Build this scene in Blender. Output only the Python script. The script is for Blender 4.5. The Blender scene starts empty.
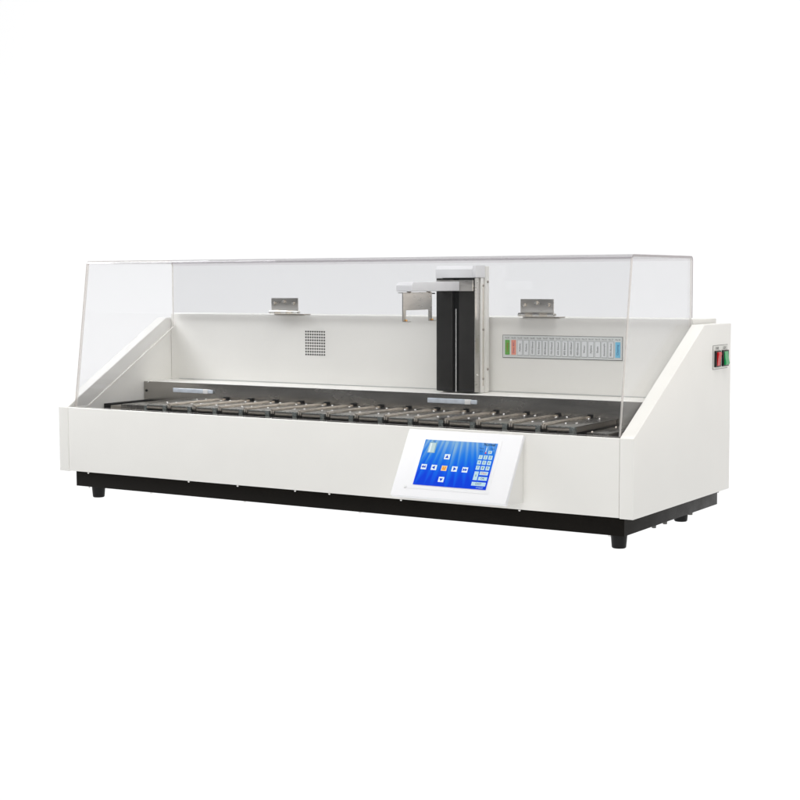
import bpy, bmesh, math, random
from mathutils import Vector, Matrix
random.seed(4)
S = bpy.context.scene
COL = S.collection

# ------------------------------------------------------------------ camera
cam_d = bpy.data.cameras.new('camera'); cam = bpy.data.objects.new('camera', cam_d); COL.objects.link(cam)
cam_d.sensor_width = 36.0; cam_d.lens = 36.0 * 1526.1980 / 800.0
cam_d.clip_start = 0.05; cam_d.clip_end = 100
az, el, ro = -0.56152589, -0.0778247, -0.00301265
fw = Vector((math.sin(az)*math.cos(el), math.cos(az)*math.cos(el), math.sin(el)))
rt = fw.cross(Vector((0, 0, 1))).normalized(); up = rt.cross(fw)
c_, s_ = math.cos(ro), math.sin(ro)
r2, u2 = rt*c_ + up*s_, up*c_ - rt*s_
M4 = Matrix((r2, u2, -fw)).transposed().to_4x4()
M4.translation = Vector((2.30384629, -2.3175508, 0.39494821))
cam.matrix_world = M4
S.camera = cam

# ------------------------------------------------------------------ studio light
w = bpy.data.worlds.new('World'); S.world = w; w.use_nodes = True
w.node_tree.nodes['Background'].inputs[0].default_value = (0.97, 0.98, 1.0, 1)
w.node_tree.nodes['Background'].inputs[1].default_value = 0.16
S.view_settings.view_transform = 'Standard'; S.view_settings.look = 'None'
S.view_settings.exposure = 0; S.view_settings.gamma = 1
S.cycles.transparent_max_bounces = 32
S.cycles.max_bounces = 10; S.cycles.diffuse_bounces = 6; S.cycles.glossy_bounces = 6

def area(name, loc, target, sx, sy, power, col=(1, 1, 1)):
    L = bpy.data.lights.new(name, 'AREA'); L.shape = 'RECTANGLE'; L.size = sx; L.size_y = sy
    L.energy = power; L.color = col
    o = bpy.data.objects.new(name, L); COL.objects.link(o); o.location = loc
    d = Vector(target) - Vector(loc)
    o.rotation_euler = d.to_track_quat('-Z', 'Y').to_euler()
    return o
FLOOR = -0.055
# added lamps under and behind the translucent sheet, to wash it white without shadows
area('under_sheet_fill', (0.6, 0.2, -0.75), (0.6, 0.2, 0), 14, 8.8, 0.92*math.pi*123.2)
area('behind_sheet_fill', (0.6, 4.8, 2.6), (0.6, 0, 2.6), 14, 8, 0.92*math.pi*112)
area('key_softbox', (1.6, -0.45, 2.3), (0.7, 0.15, 0.1), 2.0, 1.2, 48, (1.0, 0.99, 0.97))
area('right_softbox', (2.7, 2.2, 0.28), (1.2, 0.2, 0.05), 0.4, 0.4, 3.0, (1.0, 0.86, 0.72))

area('left_softbox', (-0.9, -0.2, 1.35), (0.0, 0.15, 0.2), 0.9, 0.9, 28, (0.97, 0.98, 1.0))
area('front_fill', (2.0, -3.4, 1.3), (0.6, 0.2, 0.15), 2.4, 1.4, 30, (1.0, 0.99, 0.97))  # added fill lamp, lifts the front panel and the back wall

# ------------------------------------------------------------------ materials
def new_mat(name):
    m = bpy.data.materials.new(name); m.use_nodes = True
    return m, m.node_tree, m.node_tree.nodes['Principled BSDF']
def N(nt, t, **kw):
    n = nt.nodes.new(t)
    for k, v in kw.items(): setattr(n, k, v)
    return n
def principled(name, col, rough=.5, metal=0, spec=.5, bump=0, bscale=400, var=0, vscale=30, stretch=None, emit=0, coat=0):
    m, nt, b = new_mat(name)
    b.inputs['Base Color'].default_value = (*col, 1); b.inputs['Roughness'].default_value = rough
    b.inputs['Metallic'].default_value = metal; b.inputs['Specular IOR Level'].default_value = spec
    if coat: b.inputs['Coat Weight'].default_value = coat
    if emit:
        b.inputs['Emission Color'].default_value = (*col, 1); b.inputs['Emission Strength'].default_value = emit
        b.inputs['Base Color'].default_value = (0, 0, 0, 1)
    tc = N(nt, 'ShaderNodeTexCoord'); mp = N(nt, 'ShaderNodeMapping')
    nt.links.new(tc.outputs['Object'], mp.inputs[0])
    if stretch: mp.inputs['Scale'].default_value = stretch
    if bump:
        n = N(nt, 'ShaderNodeTexNoise'); n.inputs['Scale'].default_value = bscale; n.inputs['Detail'].default_value = 3
        nt.links.new(mp.outputs[0], n.inputs['Vector'])
        bp = N(nt, 'ShaderNodeBump'); bp.inputs['Strength'].default_value = bump; bp.inputs['Distance'].default_value = .001
        nt.links.new(n.outputs[0], bp.inputs['Height']); nt.links.new(bp.outputs[0], b.inputs['Normal'])
    if var:
        n = N(nt, 'ShaderNodeTexNoise'); n.inputs['Scale'].default_value = vscale; n.inputs['Detail'].default_value = 5
        nt.links.new(mp.outputs[0], n.inputs['Vector'])
        r = N(nt, 'ShaderNodeMapRange'); r.inputs['From Min'].default_value = .3; r.inputs['From Max'].default_value = .7
        r.inputs['To Min'].default_value = 1-var; r.inputs['To Max'].default_value = 1+var
        nt.links.new(n.outputs[0], r.inputs[0])
        mx = N(nt, 'ShaderNodeVectorMath', operation='SCALE'); mx.inputs[0].default_value = col
        nt.links.new(r.outputs[0], mx.inputs['Scale']); nt.links.new(mx.outputs[0], b.inputs['Base Color'])
        r3 = N(nt, 'ShaderNodeMapRange'); r3.inputs['From Min'].default_value = .3; r3.inputs['From Max'].default_value = .7
        r3.inputs['To Min'].default_value = max(.03, rough*(1-2*var)); r3.inputs['To Max'].default_value = rough*(1+2*var)
        nt.links.new(n.outputs[0], r3.inputs[0]); nt.links.new(r3.outputs[0], b.inputs['Roughness'])
    return m

M = {}
M['paint'] = principled('white_powder_coat', (.80, .79, .757), .42, spec=.4, bump=.12, bscale=900, var=.012, vscale=9)
M['bezel'] = principled('white_panel_paint', (.80, .80, .815), .35, spec=.4, bump=.05, bscale=900)
M['black'] = principled('black_steel', (.008, .0068, .0054), .34, spec=.07, bump=.2, bscale=900, var=.1, vscale=30)
M['anod'] = principled('black_anodised', (.019, .018, .0165), .38, spec=.3, bump=.25, bscale=1400, var=.12, vscale=60)
M['slot'] = principled('slot_black', (.003, .003, .003), .5, spec=.1)
M['rubber'] = principled('black_rubber', (.006, .006, .006), .45, spec=.22, bump=.1, bscale=600)
M['steel'] = principled('brushed_steel', (.52, .505, .48), .30, metal=1, bump=.04, bscale=900, var=.06, vscale=40, stretch=(1, 1, 8))
M['gutter'] = principled('gutter_steel', (.40, .385, .36), .24, metal=1, bump=.02, bscale=700, var=.10, vscale=9, stretch=(1, 1, 3))
M['tray'] = principled('tray_steel', (.27, .257, .24), .28, metal=1, bump=.008, bscale=900, var=.05, vscale=12, stretch=(6, 1, 1))
M['rod'] = principled('rod_steel', (.76, .70, .62), .26, metal=.9)
M['block'] = principled('block_steel', (.42, .46, .45), .28, metal=.9, var=.08, vscale=90)
M['screw'] = principled('screw_steel', (.78, .77, .75), .22, metal=1)
M['stud'] = principled('stud_steel', (.12, .117, .11), .35, metal=.8)
M['brass'] = principled('brass_tip', (.75, .42, .14), .3, metal=1)
M['dark'] = principled('dark_hole', (.01, .01, .01), .7, spec=.1)
M['bed'] = principled('bed_steel', (.10, .09, .08), .5, metal=.6, var=.2, vscale=30)
M['brown'] = principled('brown_steel', (.38, .35, .315), .3, metal=.85, bump=.01, bscale=600, var=.05, vscale=20)
M['clear'] = principled('clear_strip', (.66, .72, .80), .12, spec=.6, var=.12, vscale=60, coat=.5)
M['clear_end'] = principled('clear_strip_tip', (.92, .92, .92), .15, spec=.6)
M['label'] = principled('label_film', (.72, .74, .73), .3, spec=.4)
M['label_line'] = principled('label_border', (.12, .12, .12), .5)
M['cell'] = principled('label_cell', (.80, .82, .83), .35)
M['cell_line'] = principled('label_cell_line', (.42, .44, .45), .5)
M['cell_green'] = principled('label_green', (.16, .46, .10), .35)
M['cell_pink'] = principled('label_salmon', (.88, .36, .26), .35)
M['cell_blue'] = principled('label_blue', (.22, .58, .80), .35)
M['ink'] = principled('ink_grey', (.06, .065, .07), .6)
M['ink_red'] = principled('ink_red', (.50, .05, .02), .6)
M['ink_purple'] = principled('ink_purple', (.14, .03, .22), .6)
M['ink_blue'] = principled('ink_blue', (.02, .06, .28), .6)
M['red'] = principled('rocker_red', (.55, .008, .012), .25, spec=.4)
M['green'] = principled('rocker_green', (.01, .33, .09), .25, spec=.4)
M['plate'] = principled('switch_plate', (.66, .66, .62), .4)
M['led'] = principled('led_lens', (.80, .80, .80), .2, coat=.5)

def emis(name, col, s=1.0):
    m, nt, b = new_mat(name); nt.nodes.remove(b)
    e = N(nt, 'ShaderNodeEmission'); e.inputs[0].default_value = (*col, 1); e.inputs[1].default_value = s
    nt.links.new(e.outputs[0], nt.nodes['Material Output'].inputs[0]); return m
M['s_white'] = emis('screen_white', (.80, .90, .95))
M['s_key'] = emis('screen_key', (.52, .74, .84))
M['s_blue'] = emis('screen_blue', (.01, .07, .62))
M['s_ink'] = emis('screen_ink', (.02, .03, .06))
M['s_orange'] = emis('screen_orange', (.92, .26, .02))
M['s_yellow'] = emis('screen_yellow', (.95, .68, .30))
M['s_red'] = emis('screen_red', (.75, .04, .06))
M['s_glass'] = emis('screen_vial', (.55, .70, .72))
M['s_glass2'] = emis('screen_vial_edge', (.30, .48, .52))

# touch screen: a lit picture of blue curtains, paler at the top
def screen_mat():
    m, nt, b = new_mat('screen_picture')
    tc = N(nt, 'ShaderNodeTexCoord'); sp = N(nt, 'ShaderNodeSeparateXYZ'); nt.links.new(tc.outputs['UV'], sp.inputs[0])
    def math_(op, a, b_=None, c=None):
        n = N(nt, 'ShaderNodeMath', operation=op)
        for i, v in enumerate((a, b_, c)):
            if v is None: continue
            if isinstance(v, (int, float)): n.inputs[i].default_value = v
            else: nt.links.new(v, n.inputs[i])
        return n.outputs[0]
    U, V = sp.outputs[0], sp.outputs[1]
    # folds fan out from above the middle
    du = math_('SUBTRACT', U, .42)
    fan = math_('DIVIDE', du, math_('ADD', math_('MULTIPLY', math_('SUBTRACT', 1.0, V), .45), .75))
    nz = N(nt, 'ShaderNodeTexNoise', noise_dimensions='1D'); nz.inputs['Scale'].default_value = 11; nz.inputs['Detail'].default_value = 2.5
    nt.links.new(fan, nz.inputs['W'])
    wv = math_('SINE', math_('MULTIPLY', math_('ADD', fan, math_('MULTIPLY', nz.outputs[0], .14)), 70))
    folds = math_('ADD', math_('MULTIPLY', wv, .16), math_('MULTIPLY', math_('SUBTRACT', nz.outputs[0], .5), .7))
    vv = math_('ADD', V, math_('MULTIPLY', folds, .8))
    g = math_('SUBTRACT', vv, math_('MULTIPLY', math_('ABSOLUTE', du), .25))
    rp = N(nt, 'ShaderNodeValToRGB'); cr = rp.color_ramp
    cr.elements[0].position = .02; cr.elements[0].color = (.001, .055, .78, 1)
    cr.elements[1].position = 1.0; cr.elements[1].color = (.26, .50, .78, 1)
    e = cr.elements.new(.34); e.color = (.003, .13, .88, 1)
    e = cr.elements.new(.58); e.color = (.015, .22, .84, 1)
    e = cr.elements.new(.80); e.color = (.10, .33, .82, 1)
    nt.links.new(g, rp.inputs[0])
    nt.links.new(rp.outputs[0], b.inputs['Emission Color']); b.inputs['Emission Strength'].default_value = .92
    b.inputs['Base Color'].default_value = (.003, .003, .003, 1); b.inputs['Roughness'].default_value = .3; b.inputs['Specular IOR Level'].default_value = .12
    return m
M['screen'] = screen_mat()

# clear acrylic: a transparent, slightly tinted sheet with a view-angle mirror
def acrylic(name, tint, edge=False):
    m, nt, b = new_mat(name); nt.nodes.remove(b)
    out = nt.nodes['Material Output']
    ge = N(nt, 'ShaderNodeNewGeometry')
    dt = N(nt, 'ShaderNodeVectorMath', operation='DOT_PRODUCT')
    nt.links.new(ge.outputs['Normal'], dt.inputs[0]); nt.links.new(ge.outputs['Incoming'], dt.inputs[1])
    ab = N(nt, 'ShaderNodeMath', operation='ABSOLUTE'); nt.links.new(dt.outputs['Value'], ab.inputs[0])
    su = N(nt, 'ShaderNodeMath', operation='SUBTRACT'); su.inputs[0].default_value = 1; nt.links.new(ab.outputs[0], su.inputs[1])
    pw = N(nt, 'ShaderNodeMath', operation='POWER'); nt.links.new(su.outputs[0], pw.inputs[0]); pw.inputs[1].default_value = 5
    ma = N(nt, 'ShaderNodeMath', operation='MULTIPLY_ADD'); nt.links.new(pw.outputs[0], ma.inputs[0])
    ma.inputs[1].default_value = .96; ma.inputs[2].default_value = .04
    tr = N(nt, 'ShaderNodeBsdfTransparent'); tr.inputs[0].default_value = (*tint, 1)
    gl = N(nt, 'ShaderNodeBsdfGlossy'); gl.inputs['Roughness'].default_value = .02 if not edge else .25
    mix = N(nt, 'ShaderNodeMixShader'); nt.links.new(ma.outputs[0], mix.inputs[0])
    nt.links.new(tr.outputs[0], mix.inputs[1]); nt.links.new(gl.outputs[0], mix.inputs[2])
    last = mix
    if edge:
        df = N(nt, 'ShaderNodeBsdfDiffuse'); df.inputs[0].default_value = (*tint, 1)
        m2 = N(nt, 'ShaderNodeMixShader'); m2.inputs[0].default_value = .5
        nt.links.new(mix.outputs[0], m2.inputs[1]); nt.links.new(df.outputs[0], m2.inputs[2]); last = m2
    nt.links.new(last.outputs[0], out.inputs[0])
    return m
M['acrylic'] = acrylic('clear_acrylic', (.976, .977, .980))
M['acrylic_side'] = acrylic('clear_acrylic_side', (.980, .980, .983))
M['acrylic_rear'] = acrylic('tinted_acrylic_rear', (.915, .916, .920))  # rear pane's tint carries the dimmer grey of the backdrop behind
M['acrylic_edge'] = acrylic('acrylic_cut_edge', (.50, .475, .48), True)
M['acrylic_bend_shade'] = acrylic('acrylic_bend_shade', (.84, .83, .84))  # darker tint stands for the dark refraction lines along the bends
M['acrylic_mid'] = acrylic('acrylic_edge_mid_tint', (.72, .69, .66), True)  # same sheet edge in a middle tint
M['acrylic_bright'] = acrylic('acrylic_edge_pale_tint', (.86, .83, .80), True)  # same sheet edge in a pale tint

# translucent sheet added so the lamps beneath whiten the ground without shadow
def sheet_mat():
    m, nt, b = new_mat('translucent_sheet'); nt.nodes.remove(b)
    t = N(nt, 'ShaderNodeBsdfTranslucent'); t.inputs[0].default_value = (.97, .97, .97, 1)
    nt.links.new(t.outputs[0], nt.nodes['Material Output'].inputs[0]); return m
M['sheet'] = sheet_mat()

# ------------------------------------------------------------------ mesh building
class MB:
    """collects shapes, in world coordinates, for one mesh object"""
    def __init__(s): s.bm = bmesh.new(); s.mats = []
    def mi(s, m):
        if m not in s.mats: s.mats.append(m)
        return s.mats.index(m)
    def _join(s, tb, m, mat=None):
        i = s.mi(m)
        if mat is not None: bmesh.ops.transform(tb, matrix=mat, verts=tb.verts)
        for f in tb.faces: f.material_index = i
        me = bpy.data.meshes.new('t'); tb.to_mesh(me); tb.free(); s.bm.from_mesh(me); bpy.data.meshes.remove(me)
    def box(s, m, x0, x1, y0, y1, z0, z1, bev=0, seg=2, mat=None):
        tb = bmesh.new(); bmesh.ops.create_cube(tb, size=1)
        bmesh.ops.scale(tb, vec=(x1-x0, y1-y0, z1-z0), verts=tb.verts)
        bmesh.ops.translate(tb, vec=((x0+x1)/2, (y0+y1)/2, (z0+z1)/2), verts=tb.verts)
        if bev: bmesh.ops.bevel(tb, geom=tb.edges[:], offset=bev, segments=seg, affect='EDGES', profile=.6)
        s._join(tb, m, mat); return s
    def prism_x(s, m, poly, x0, x1, bev=0, seg=2, mat=None):     # poly of (y, z), extruded along x
        tb = bmesh.new()
        a = [tb.verts.new((x0, y, z)) for y, z in poly]; b = [tb.verts.new((x1, y, z)) for y, z in poly]
        tb.faces.new(a); tb.faces.new(b[::-1])
        n = len(poly)
        for i in range(n): tb.faces.new((a[i], b[i], b[(i+1) % n], a[(i+1) % n]))
        bmesh.ops.recalc_face_normals(tb, faces=tb.faces)
        if bev: bmesh.ops.bevel(tb, geom=tb.edges[:], offset=bev, segments=seg, affect='EDGES', profile=.6)
        s._join(tb, m, mat); return s
    def cyl(s, m, p0, p1, r0, r1=None, n=20, bev=0):
        r1 = r0 if r1 is None else r1
        p0, p1 = Vector(p0), Vector(p1); d = p1-p0
        tb = bmesh.new(); bmesh.ops.create_cone(tb, cap_ends=True, segments=n, radius1=r0, radius2=r1, depth=d.length)
        if bev:
            ed = [e for e in tb.edges if abs(e.verts[0].co.z-e.verts[1].co.z) < 1e-7]
            bmesh.ops.bevel(tb, geom=ed, offset=bev, segments=2, affect='EDGES')
        mt = Matrix.Translation((p0+p1)/2) @ d.to_track_quat('Z', 'Y').to_matrix().to_4x4()
        s._join(tb, m, mt); return s
    def dome(s, m, p, nrm, r, h=.5):
        tb = bmesh.new(); bmesh.ops.create_uvsphere(tb, u_segments=12, v_segments=8, radius=r)
        bmesh.ops.scale(tb, vec=(1, 1, h), verts=tb.verts)
        s._join(tb, m, Matrix.Translation(p) @ Vector(nrm).to_track_quat('Z', 'Y').to_matrix().to_4x4()); return s
    def poly(s, m, pts):
        tb = bmesh.new(); tb.faces.new([tb.verts.new(p) for p in pts]); s._join(tb, m); return s
    def text(s, m, string, size, mat, width=None, bold=0):
        cu = bpy.data.curves.new('t', 'FONT'); cu.body = string; cu.size = size; cu.align_x = 'CENTER'; cu.align_y = 'CENTER'
        cu.resolution_u = 2; cu.offset = bold
        o = bpy.data.objects.new('t', cu)
        me = bpy.data.meshes.new_from_object(o)
        tb = bmesh.new(); tb.from_mesh(me); bpy.data.meshes.remove(me)
        if width and tb.verts:
            xs = [v.co.x for v in tb.verts]; k = width/max(1e-6, max(xs)-min(xs))
            if k < 1: bmesh.ops.scale(tb, vec=(k, 1, 1), verts=tb.verts)
        s._join(tb, m, mat); bpy.data.objects.remove(o); bpy.data.curves.remove(cu); return s
    def build(s, name, parent=None, smooth=True):
        me = bpy.data.meshes.new(name); s.bm.to_mesh(me); s.bm.free()
        for m in s.mats: me.materials.append(M[m])
        if smooth:
            for p in me.polygons: p.use_smooth = True
            me.set_sharp_from_angle(angle=math.radians(35))
        o = bpy.data.objects.new(name, me); COL.objects.link(o)
        if parent:
            o.parent = parent
            if parent.type == 'EMPTY': o.location = -parent.location
        return o
def frame(o, x, y, z):     # a matrix with the given origin and axes
    m = Matrix((x, y, z)).transposed().to_4x4(); m.translation = o; return m
X, Y, Z = Vector((1, 0, 0)), Vector((0, 1, 0)), Vector((0, 0, 1))

# ------------------------------------------------------------------ the setting: one added sheet swept from floor to backdrop
b = MB(); pts = [(-4.0, FLOOR), (2.4, FLOOR)]
for k in range(1, 13):
    a = math.pi/2*k/12; pts.append((2.4+math.sin(a)*1.2, FLOOR+1.2-math.cos(a)*1.2))
pts.append((3.6, 4.2))
for (y0, z0), (y1, z1) in zip(pts, pts[1:]):
    b.poly('sheet', [(-6.4, y0, z0), (7.6, y0, z0), (7.6, y1, z1), (-6.4, y1, z1)])
bmesh.ops.remove_doubles(b.bm, verts=b.bm.verts, dist=1e-4)
st = b.build('studio_floor'); st['kind'] = 'structure'; st['label'] = 'added white sheet, lit through from below and behind, swept up into the backdrop'

# ------------------------------------------------------------------ the machine
W, D, Z1, Z2, YS = 1.30, .4512, .1349, .314, .3146
XL, XR = .0266, W-.0257
root = bpy.data.objects.new('slide_stainer', None); COL.objects.link(root)
root.location = (.65, .225, FLOOR); root.empty_display_size = .1
root['label'] = 'long white laboratory staining machine with clear hinged cover and blue touch screen'
root['category'] = 'laboratory machine'

side = [(0, 0), (0, Z1), (YS, Z2), (D, Z2), (D, 0)]
MB().prism_x('paint', side, 0, XL-.0003, .0022, 3).build('side_panel', root)
MB().prism_x('paint', side, XR+.0003, W, .0016, 3).build('side_panel', root)
b = MB()
b.prism_x('paint', [(.0004, .0012), (.0004, .1346), (.0054, .1346), (.0054, .0012)], XL+.0002, XR-.0002, .0018, 3)
b.build('front_panel', root)
MB().box('paint', XL+.0003, XR-.0003, .0058, .3296, .002, .006).build('bottom_plate', root)
# rear housing: upright back wall with a shallow box top
b = MB()
b.box('paint', XL+.0004, 1.2712, .330, .4500, .006, .3230, .0016)
back = b.build('rear_housing', root)
MB().prism_x('paint', [(.2385, .1700), (.2385, .1758), (.3297, .1758), (.3297, .1700)], XL+.0004, XR-.0004, .0008).build('ledge', root)
b = MB(); b.box('cell_line', .05, 1.262, .3292, .3299, .1768, .1776); b.build('wall_seam', root)

# ventilation holes in the back wall
b = MB()
for i in range(9):
    for j in range(9):
        x, z = .4022+i*.00595, .2394+j*.0061
        b.cyl('dark', (x, .3303, z), (x, .3294, z), .0018, n=10)
b.build('vent', back)

# station label strip on the back wall
yf = .3294
b = MB(); b.box('label_line', .8775, 1.1330, yf, .3302, .2440, .2890); b.box('label', .8785, 1.1321, yf-.0003, yf-.0001, .2452, .2881)
strip = b.build('label_strip', root, smooth=False)
names = ['Loading', 'Oven 60C', 'Xylene', 'Xylene', '100% Ethanol', '95% Ethanol', '85% Ethanol', '75% Ethanol', '65% Ethanol', '85% Ethanol',
         '100% Ethanol', '95% Ethanol', 'Water', 'Xylene', 'Eosin', 'Hematoxylin', '95% Alcohol', 'Cleaning']
for i, t in enumerate(names):
    x0 = .8829+i*.01381; x1 = x0+.0114
    zt, zb = .2797-i*.00002, .2498-i*.00006
    cm, im = 'cell', 'ink'
    if i == 0: cm, im = 'cell_green', 'ink_red'
    if i == 1: cm, im = 'cell_pink', 'ink_purple'
    if i == 17: cm, im = 'cell_blue', 'ink_blue'
    b = MB()
    if cm == 'cell': b.box('cell_line', x0-.0003, x1+.0003, yf-.0006, yf-.0004, zb-.0006, zt+.0003)
    b.box(cm, x0+.0006, x1-.0006, yf-.0010, yf-.0007, zb+.0006, zt-.0005)
    fr = frame(Vector(((x0+x1)/2, yf-.0013, (zt+zb)/2)), Z, -X, -Y)
    b.text(im, t, .0056, fr, .0235)
    b.text('ink', 'No.%02d' % (i+1), .0040, frame(Vector(((x0+x1)/2, yf-.0013, .2833)), X, Z, -Y), .0094)
    b.build('label_cell', strip, smooth=False)

# black base with feet and screws
bx0, bx1, by0, by1 = .0353, 1.2787, .0124, .4469
base = MB().box('black', bx0, bx1, by0, by1, -.0312, -.0004, .0008).build('base', root)
foot = None
for x, y in ((.0755, .0360), (1.2590, .0360), (1.2400, .3600), (.0850, .3600)):
    b = MB(); b.cyl('rubber', (x, y, FLOOR), (x, y, -.0312), .0121, .0142, 28, .0012)
    b.cyl('screw', (x-.010, y-.018, -.0345), (x-.010, y-.018, -.031), .0022, n=10)
    b.build('foot', root)
for px, yy in ((.062, .3), (.30, .006), (.52, .006), (.75, .006), (.97, .006)): pass
for x in (.075, .345, .468, .606, .685, .843, 1.085):
    MB().dome('screw', (x, .0075, -.0012), (0, -.4, -1), .0026, .8).build('panel_screw', root)
for x in (.235, .475, .745):
    MB().cyl('screw', (x, .02, -.0345), (x, .02, -.0312), .0026, .0026, 10).build('base_screw', root)
for x, y, r in ((1.272, .155, .0042), (1.272, .205, .0042), (1.270, .330, .0050), (1.295, .36, .0028)):
    z = -.0312 if y != .36 else 0
    MB().cyl('stud', (x if z else 1.287, y if z else .425, z-.0055), (x if z else 1.287, y if z else .425, z), r*.9, r, 12).build('base_stud', root)

# ------------------------------------------------------------------ bed and trays
bed = MB().box('bed', XL+.001, XR-.001, .0060, .2355, .100, .104).build('tray_bed', root)
b = MB(); b.box('gutter', XL+.0006, XR-.0006, .2362, .2383, .100, .1756, .0003)
gut = b.build('gutter_wall', root)
MB().dome('screw', (.040, .2362, .1745), (0, -1, .3), .003, .7).build('screw', gut)
MB().dome('dark', (.034, .2362, .155), (0, -1, 0), .003, .8).build('screw', gut)
for x0, z, L in ((.1140, .1590, .108), (.7630, .1622, .108)):
    b = MB(); b.box('clear', x0, x0+L*.78, .2318, .2358, z-.0048, z+.0048, .0016, 4)
    sp = b.build('clear_strip', root)
    b = MB(); b.box('clear_end', x0+L*.78, x0+L*.90, .2314, .2358, z-.0049, z+.0049, .0012, 3)
    b.box('clear', x0+L*.90, x0+L*1.02, .2322, .2356, z-.0042, z+.0042, .0016, 4)
    b.build('strip_end', sp)

PITCH, T0 = .06555, .1953          # left edge of the first tray
ZT = .1432
def make_tray():
    x0 = T0; x1 = x0+.0527
    b = MB()
    b.box('tray', x0, x1, .0555, .2330, ZT-.0016, ZT, .0004)
    b.box('brown', x0, x1-.0100, .0560, .0590, ZT-.0085, ZT-.0017, .0003)      # front lip
    b.box('rod', x0+.001, x1-.0105, .0546, .0560, ZT-.0070, ZT-.0035, .0005); b.box('block', x0, x1-.0100, .0546, .0556, ZT-.0014, ZT-.0001, .0003)
    b.box('tray', x0, x0+.0012, .0575, .2330, ZT-.012, ZT-.0017)
    t = b.build('tray', root)
    b = MB(); b.box('block', x1-.0098, x1-.0002, .0545, .0640, ZT-.0150, ZT-.0001, .0005)
    b.build('end_block', t)
    b = MB(); b.box('brown', x1-.0030, x1-.0010, .0645, .2330, ZT-.0105, ZT-.0018, .0003)
    b.build('side_flange', t)
    for dx, y in ((.0105, .108), (.0275, .117), (.0085, .206), (.0255, .216)):
        MB().dome('screw', (x0+dx, y, ZT), (0, 0, 1), .0024, .9).build('screw', t)
    return t
def add_rod(t):
    x = T0+.0527+.0066
    b = MB(); b.box('rod', x-.0046, x-.0005, .0560, .2335, ZT-.0060, ZT+.0042, .0010); b.box('rod', x+.0005, x+.0034, .0560, .2335, ZT-.0060, ZT+.0030, .0008)
    b.box('bed', x-.0005, x+.0005, .0562, .2333, ZT-.0058, ZT+.0012); b.build('side_rail', t)
    b = MB(); b.box('rubber', x+.0005, x+.0095, .2310, .2360, ZT-.0035, ZT+.0060, .0004)
    b.box('rod', x+.0022, x+.0068, .2302, .2309, ZT-.0020, ZT+.0030)
    b.build('rod_bracket', t)
tray0 = make_tray(); last = None
plain = list(tray0.children)
for i in range(1, 15):
    c = tray0.copy(); COL.objects.link(c); c.location.x += PITCH*i
    for ch in plain:
        d = ch.copy(); COL.objects.link(d); d.parent = c
    if i == 1: first_copy = c
# rods stand in the gaps to the right of the first fourteen trays
add_rod(tray0)
rods = [o for o in tray0.children if o not in plain]
trays = sorted([o for o in root.children if o.name.split('.')[0] == 'tray'], key=lambda o: o.location.x)
for c in trays[1:14]:
    for ch in rods:
        d = ch.copy(); COL.objects.link(d); d.parent = c

# left and right ends of the bed
b = MB(); b.box('slot', .0300, .0500, .1050, .2355, .118, .1352, .0006); b.build('end_bar', root)
b = MB(); b.box('brown', .0520, .0900, .1020, .2355, .118, .1325, .0006); b.box('tray', .0920, .1080, .0900, .2350, .118, .1372, .0006)
b.build('end_plate', root)
b = MB(); b.box('tray', .1250, .1850, .0700, .2340, .118, .1392, .0005); b.box('block', .1800, .1870, .0640, .0700, .118, .1398, .0004)
b.build('end_plate', root)
b = MB(); b.box('tray', 1.1720, 1.2130, .0900, .2330, .112, .1312, .0006)
for y in (.10, .20): b.dome('rod', (1.178, y, .1312), (0, 0, 1), .0028, .8)
b.build('end_plate', root)
b = MB(); b.box('brown', 1.2240, 1.2690, .1200, .2330, .112, .1302, .0006); b.dome('rod', (1.23, .13, .1302), (0, 0, 1), .0028, .8)
b.build('end_plate', root)

# ------------------------------------------------------------------ transfer tower with arm and gripper
tx0, tx1, ty = .7675, .8531, .260
b = MB()
b.box('paint', tx0+.002, tx1-.001, .2790, .3095, .1765, .4235, .001)
b.box('paint', tx0+.010, tx1-.040, .3094, .3299, .1765, .4200, .001)
b.box('paint', tx1-.0008, tx1+.0010, .2800, .3000, .1765, .4005)
tower = b.build('tower', root)
cx = (tx0+tx1)/2+.0008
b = MB()
b.box('anod', tx0, cx-.0072, ty, .2600+.004, .1800, .4000, .0004)
b.box('anod', cx+.0072, tx1-.0003, ty, .2600+.004, .1800, .4000, .0004)
b.box('slot', tx0+.0005, tx1-.0008, .2642, .2785, .1790, .4000)
b.build('black_face', tower)
MB().cyl('screw', (cx, .2618, .1780), (cx, .2618, .3405), .0015, n=12).build('guide_rod', tower)
b = MB(); b.box('steel', tx1-.0002, tx1+.0012, ty+.0002, .2792, .1790, .4005, .0003)
for z in (.392, .212): b.dome('screw', (tx1+.0012, .2695, z), (1, 0, 0), .0026, .7)
b.build('side_plate', tower)
b = MB()
b.box('paint', tx1+.0012, tx1+.0034, .2797, .2900, .1765, .4008, .0004)
b.box('rod', tx1+.0034, tx1+.0042, .2868, .2884, .190, .385)
b.box('paint', tx1+.0010, tx1+.0048, .2960, .3096, .1765, .4230, .0006)
for y, z in ((.288, .386), (.288, .300), (.288, .204)): b.dome('brown', (tx1+.0034, y, z), (1, -.3, 0), .0028, .8)
for y, z in ((.3035, .393), (.3035, .222)): b.dome('brown', (tx1+.0048, y, z), (1, -.3, 0), .0028, .9)
b.build('white_bracket', tower)
cap = [(ty-.002, .4008), (ty-.002, .4172), (ty+.006, .4243), (.2788, .4243), (.2788, .4008)]
b = MB(); b.prism_x('bezel', cap, tx0-.001, tx1-.004, .0008)
b.box('bezel', tx1-.0038, tx1+.0040, ty-.0015, .2955, .4010, .4250, .0008)
b.build('cap', tower)
MB().box('steel', tx0+.004, tx1-.0012, .2545, .2598, .3752, .3962, .0004).build('carriage', tower)
ax0, ax1 = .7890, .8232
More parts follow.
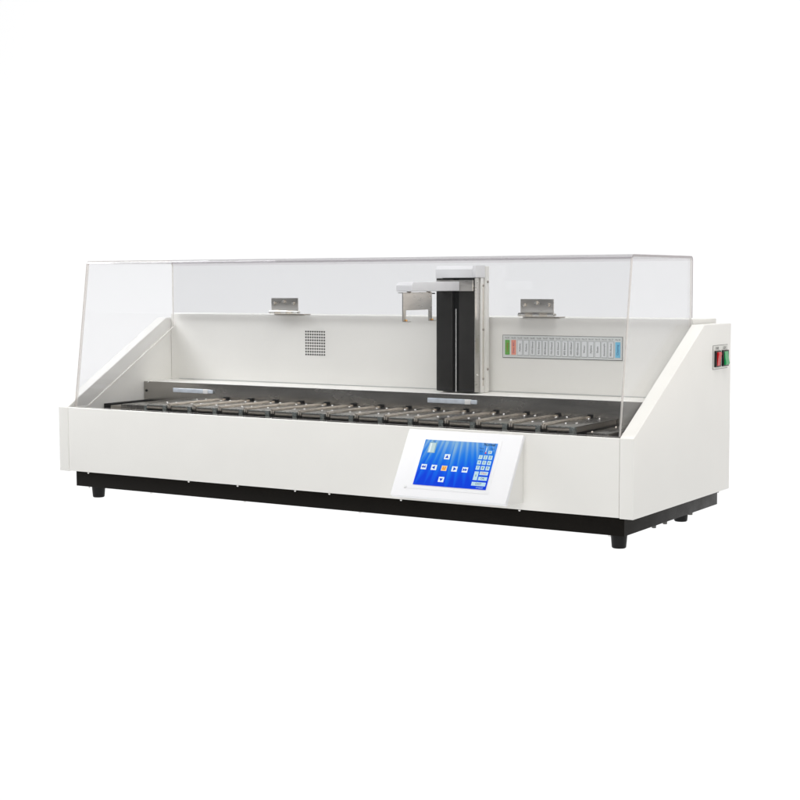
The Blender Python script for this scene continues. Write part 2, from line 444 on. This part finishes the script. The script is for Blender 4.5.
arm = [(.0775, .3755), (.0775, .3870), (.0835, .3933), (.2540, .3933), (.2540, .3755)]
b = MB(); b.prism_x('bezel', arm, ax0, ax1, .0018, 3); b.build('arm', tower)
gx = .806
b = MB()
pl = [(.0735, .3722), (.1770, .3722), (.1770, .3205), (.1665, .3205), (.1665, .3408), (.0835, .3408), (.0835, .3205), (.0735, .3205)]
b.prism_x('steel', pl, gx-.0012, gx+.0012, .0002, 1)
b.box('steel', gx-.010, gx+.0015, .0737, .1768, .3723, .3737)
for y in (.0960, .1665): b.cyl('brown', (gx, y, .3725), (gx, y, .3760), .0042, n=12)
b.cyl('dark', (gx, .160, .3712), (gx, .189, .3712), .0011, n=8)
for y in (.0735, .1665):
    b.box('steel', gx-.0012, gx+.012, y, y+.0100, .3192, .3204)
    b.dome('brass', (gx+.003, y+.0085, .3215), (1, 0, .4), .0024, .9)
b.build('gripper', tower)

# ------------------------------------------------------------------ control panel
th = math.radians(30.5)
O = Vector((.8731, -.012, .132)); wd = Vector((0, -math.sin(th), -math.cos(th))); nn = X.cross(-wd)   # outward normal
def PP(u, v, h=0): return O + X*u + wd*v + nn*h
def pf(u, v, h): return frame(PP(u, v, h), X, -wd, nn)
FB = frame(O, X, -wd, nn)         # x = u, y = -v, z = out
b = MB()
b.box('bezel', 0, .2292, -.1290, 0, -.0085, 0, .0016, 3, FB)
q0, q1 = PP(0, .006, -.0086), PP(0, .124, -.0086)
b.prism_x('paint', [(.0002, .126), (q0.y, q0.z), (q1.y, q1.z), (-.030, .0135), (.0002, .0135)], .8800, 1.0960, .0008)
panel = b.build('control_panel', root)
b = MB(); b.box('bezel', .0335, .1925, -.1135, -.0138, .0001, .0004, .00015, 2, FB); b.build('screen_bezel', panel)
me_b = MB(); me_b.poly('screen', [PP(.0406, .1062, .0012), PP(.1858, .1062, .0012), PP(.1858, .0192, .0012), PP(.0406, .0192, .0012)])
scr = me_b.build('screen', panel, smooth=False)
uvl = scr.data.uv_layers.new(name='UVMap')
for li, uv in zip(scr.data.polygons[0].loop_indices, ((0, 0), (1, 0), (1, 1), (0, 1))): uvl.data[li].uv = uv
H1, H2 = .0015, .0018
def quad(b, m, u0, u1, v0, v1, h): b.poly(m, [PP(u0, v1, h), PP(u1, v1, h), PP(u1, v0, h), PP(u0, v0, h)])
def tri(b, m, u, v, r, ang, h):
    b.poly(m, [PP(u+r*math.cos(ang+k*2*math.pi/3), v-r*math.sin(ang+k*2*math.pi/3), h) for k in range(3)])
def icon(u, v, kind):
    b = MB(); quad(b, 's_white' if kind != 'mid' else 's_yellow', u-.0055, u+.0055, v-.0049, v+.0049, H1)
    h = math.pi/2
    if kind == 'mid':
        quad(b, 's_orange', u-.0030, u-.0008, v-.0030, v+.0030, H2); quad(b, 's_orange', u+.0008, u+.0030, v-.0030, v+.0030, H2)
        quad(b, 's_orange', u-.0008, u+.0008, v+.0012, v+.0030, H2)
    elif kind in ('l', 'r', 'u', 'd'):
        tri(b, 's_blue', u, v+(.0006 if kind == 'u' else 0), .0040, {'r': 0, 'u': h, 'l': 2*h, 'd': 3*h}[kind], H2)
    elif kind == 'll':
        for k in (-.0018, .0022): tri(b, 's_blue', u+k, v, .0032, math.pi, H2)
    elif kind == 'rr':
        for k in (-.0022, .0018): tri(b, 's_blue', u+k, v, .0032, 0, H2)
    b.build('arrow_icon' if kind != 'mid' else 'stop_icon', panel, smooth=False)
for u, v, k in ((.0938, .0500, 'u'), (.0944, .0933, 'd'), (.0529, .0717, 'll'), (.0735, .0718, 'l'), (.0941, .0720, 'mid'), (.1148, .0720, 'r'), (.1357, .0722, 'rr')):
    icon(u, v, k)
b = MB(); quad(b, 's_glass2', .0514, .0664, .0246, .0444, H1); quad(b, 's_glass', .0522, .0645, .0256, .0435, H2)
quad(b, 's_white', .0540, .0570, .0262, .0430, .0020); b.text('s_ink', '60', .0042, pf(.0588, .0218, H1)); b.build('vial_icon', panel, smooth=False)
b = MB(); b.text('s_ink', 'Normal', .0074, pf(.1706, .0224, H1), .0215, .00016); b.build('screen_title', panel, smooth=False)
b = MB(); quad(b, 's_white', .1660, .1672, .0275, .0375, H1); b.cyl('s_red', PP(.1667, .0383, .0013), PP(.1667, .0383, .0017), .0014, n=12)
b.text('s_ink', 'Temp', .0040, pf(.1568, .0300, H1)); b.text('s_ink', 'Time', .0040, pf(.1778, .0300, H1))
b.text('s_ink', '25.6', .0040, pf(.1574, .0358, H1)); quad(b, 's_key', .1716, .1788, .0336, .0392, H1); b.text('s_ink', '00', .0038, pf(.1752, .0364, H2))
b.text('s_ink', 's', .0036, pf(.1812, .0362, H1)); b.build('thermometer_icon', panel, smooth=False)
k = 0
for r in range(3):
    for c in range(3):
        u, v = .1594+c*.0096, .0465+r*.0100
        k += 1
        b = MB(); quad(b, 's_key', u-.0037, u+.0037, v-.0038, v+.0038, H1); b.text('s_ink', str(k), .0058, pf(u, v, H2)); b.build('keypad_key', panel, smooth=False)
for u0, u1, v0, v1, t, im, sz in ((.1557, .1640, .0735, .0897, '0', 's_ink', .0058), (.1660, .1823, .0730, .0796, 'Clear', 's_red', .0054),
                                 (.1660, .1829, .0828, .0896, 'OK', 's_ink', .0052), (.1556, .1829, .0930, .1000, 'EXIT', 's_ink', .0056)):
    b = MB(); quad(b, 's_key', u0, u1, v0, v1, H1); b.text(im, t, sz, pf((u0+u1)/2, (v0+v1)/2, H2)); b.build('keypad_key', panel, smooth=False)
b = MB(); b.text('s_key', '17:36:07', .0042, pf(.1728, .1034, H1)); b.build('clock_readout', panel, smooth=False)
b = MB(); b.cyl('led', PP(.0265, .1111, 0), PP(.0265, .1111, .0022), .0029, .0024, 18, .0004); b.build('indicator', panel)

# ------------------------------------------------------------------ power switches on the right side panel
xs = W
b = MB(); b.box('label_line', xs, xs+.0006, .3560, .4318, .2306, .2750); b.box('plate', xs+.0002, xs+.0010, .3564, .4314, .2314, .2742, .0002)
b.text('ink', 'POWER', .0070, frame(Vector((xs+.0013, .3755, .2692)), Y, Z, X), .016)
b.text('ink', 'LIGHT', .0070, frame(Vector((xs+.0013, .4150, .2692)), Y, Z, X), .016)
plate = b.build('switch_plate', root, smooth=False)
def rocker(y0, y1, m, up_):
    b = MB(); b.box('rubber', xs+.0008, xs+.0042, y0, y1, .2350, .2648, .0006); fr_ = b.build('switch_frame', plate)
    a, c = .2372, .2626
    if up_: pr = [(xs+.0030, a), (xs+.0050, a), (xs+.0062, (a+c)/2), (xs+.0082, c-.003), (xs+.0068, c), (xs+.0030, c)]
    else:   pr = [(xs+.0030, a), (xs+.0068, a), (xs+.0082, a+.003), (xs+.0062, (a+c)/2), (xs+.0050, c), (xs+.0030, c)]
    tb = MB(); i = tb.mi(m)
    n0, n1 = y0+.0056, y1-.0056
    A = [tb.bm.verts.new((x, n0, z)) for x, z in pr]; B = [tb.bm.verts.new((x, n1, z)) for x, z in pr]
    tb.bm.faces.new(A); tb.bm.faces.new(B[::-1])
    for q in range(len(pr)): tb.bm.faces.new((A[q], B[q], B[(q+1) % len(pr)], A[(q+1) % len(pr)]))
    bmesh.ops.recalc_face_normals(tb.bm, faces=tb.bm.faces)
    bmesh.ops.bevel(tb.bm, geom=tb.bm.edges[:], offset=.0005, segments=2, affect='EDGES')
    o = tb.build('rocker', plate); o['label'] = 'red rocker pressed at its lower end' if up_ else 'green rocker pressed at its upper end'
rocker(.3622, .3890, 'red', True)
rocker(.4000, .4300, 'green', False)

# ------------------------------------------------------------------ clear cover
kx0, kx1, kr, kt, ktop = .0417, 1.2729, .3233, .0463, .4386
TH = .0042
fy = lambda z: .0046 + (kt-.0046)*(z-.1362)/(ktop-.1362)
b = MB()
names_ = ('acrylic', 'acrylic_rear', 'acrylic_side', 'acrylic_edge', 'acrylic_bright', 'acrylic_bend_shade', 'acrylic_mid')
mi = {k: b.mi(k) for k in names_}
# front, top and rear are one bent sheet; the two ends are glued in
def bend(c, r, a0, a1, n=8):
    return [(c[0]+r*math.cos(a0+(a1-a0)*k/n), c[1]+r*math.sin(a0+(a1-a0)*k/n)) for k in range(n+1)]
lean = math.atan2(ktop-.1362, kt-fy(.1362)); RB = .0085
def profile(off):
    r = RB-off; ctop = ktop-RB
    nx, nz = -math.sin(lean), math.cos(lean)                     # outward normal of the front pane
    cy = kt+RB*math.tan((math.pi-lean)/2-0.0)*.95
    c1 = (cy, ctop); a0 = math.atan2(nz, nx)
    p = [(fy(.1362)-nx*off, .1362)]
    p += bend(c1, r, a0, math.pi/2)
    c2 = (kr-RB, ctop)
    p += bend(c2, r, math.pi/2, 0)
    p.append((kr-off, .3262)); return p
po, pi_ = profile(0), profile(TH)
ring = []
for (y0, z0), (y1, z1) in zip(po, pi_):
    ring.append([b.bm.verts.new(v) for v in ((kx0, y0, z0), (kx1, y0, z0), (kx1, y1, z1), (kx0, y1, z1))])
for i in range(len(ring)-1):
    A, B = ring[i], ring[i+1]
    rear = i == len(ring)-2; front = i <= 1; bent = 1 <= i <= 8 or i >= len(ring)-10
    for q, m in ((0, 'acrylic_rear' if rear else 'acrylic_bend_shade' if bent else 'acrylic'), (1, 'acrylic_bright' if front else 'acrylic_edge'),
                 (2, 'acrylic_rear' if rear else 'acrylic_bend_shade' if bent else 'acrylic'), (3, 'acrylic_mid' if front else 'acrylic_bright')):
        f = b.bm.faces.new((A[q], B[q], B[(q+1) % 4], A[(q+1) % 4])); f.material_index = mi[m]
for rr, m in ((ring[0], 'acrylic_bright'), (ring[-1], 'acrylic_edge')):
    f = b.bm.faces.new(rr); f.material_index = mi[m]
sl = lambda y: Z1 + (Z2-Z1)*y/YS - .022
def sidepoly():
    return [(y+.0002*(1 if y < .2 else -1), z-.0002) for y, z in pi_[:-1]] + [(kr-TH-.0002, sl(kr-TH)), (.043, .1362)]
for x in (kx0, kx1-TH):
    n0 = len(b.bm.faces); b.prism_x('acrylic_side', sidepoly(), x+.0001, x+TH-.0001)
    b.bm.faces.ensure_lookup_table()
    for f in b.bm.faces[n0:]:
        if abs(f.normal.x) < .5: f.material_index = mi['acrylic_bright']
bmesh.ops.recalc_face_normals(b.bm, faces=b.bm.faces)
cover = b.build('acrylic_cover', root, smooth=False)
for hx0, hx1 in ((.3207, .3909), (.9233, .9945)):
    y = kr-TH-.0003
    b = MB()
    b.box('steel', hx0, hx1, y-.0018, y, .3325, .3594, .0003)
    n = 5; L = (hx1-hx0+.006)/n
    for q in range(n): b.cyl('rod' if q % 2 else 'screw', (hx0-.003+L*q+.0004, y-.0040, .3294), (hx0-.003+L*(q+1)-.0004, y-.0040, .3294), .0036, n=16)
    b.cyl('steel', (hx0-.004, y-.0040, .3294), (hx1+.006, y-.0040, .3294), .0022, n=12)
    b.box('brown', hx0-.001, hx1+.007, y+.0095, y+.0350, .3233, .3251, .0003)
    h = b.build('hinge', cover)
    for q, dz in ((.13, .0155), (.5, .0195), (.86, .0155)):
        x = hx0+(hx1-hx0)*q
        b = MB(); b.cyl('rod', (x, y-.0018, .3325+dz), (x, y-.0048, .3325+dz), .0042, .0038, 6); b.cyl('screw', (x, y-.0048, .3325+dz), (x, y-.0085, .3325+dz), .0022, n=10)
        b.build('bolt', h)
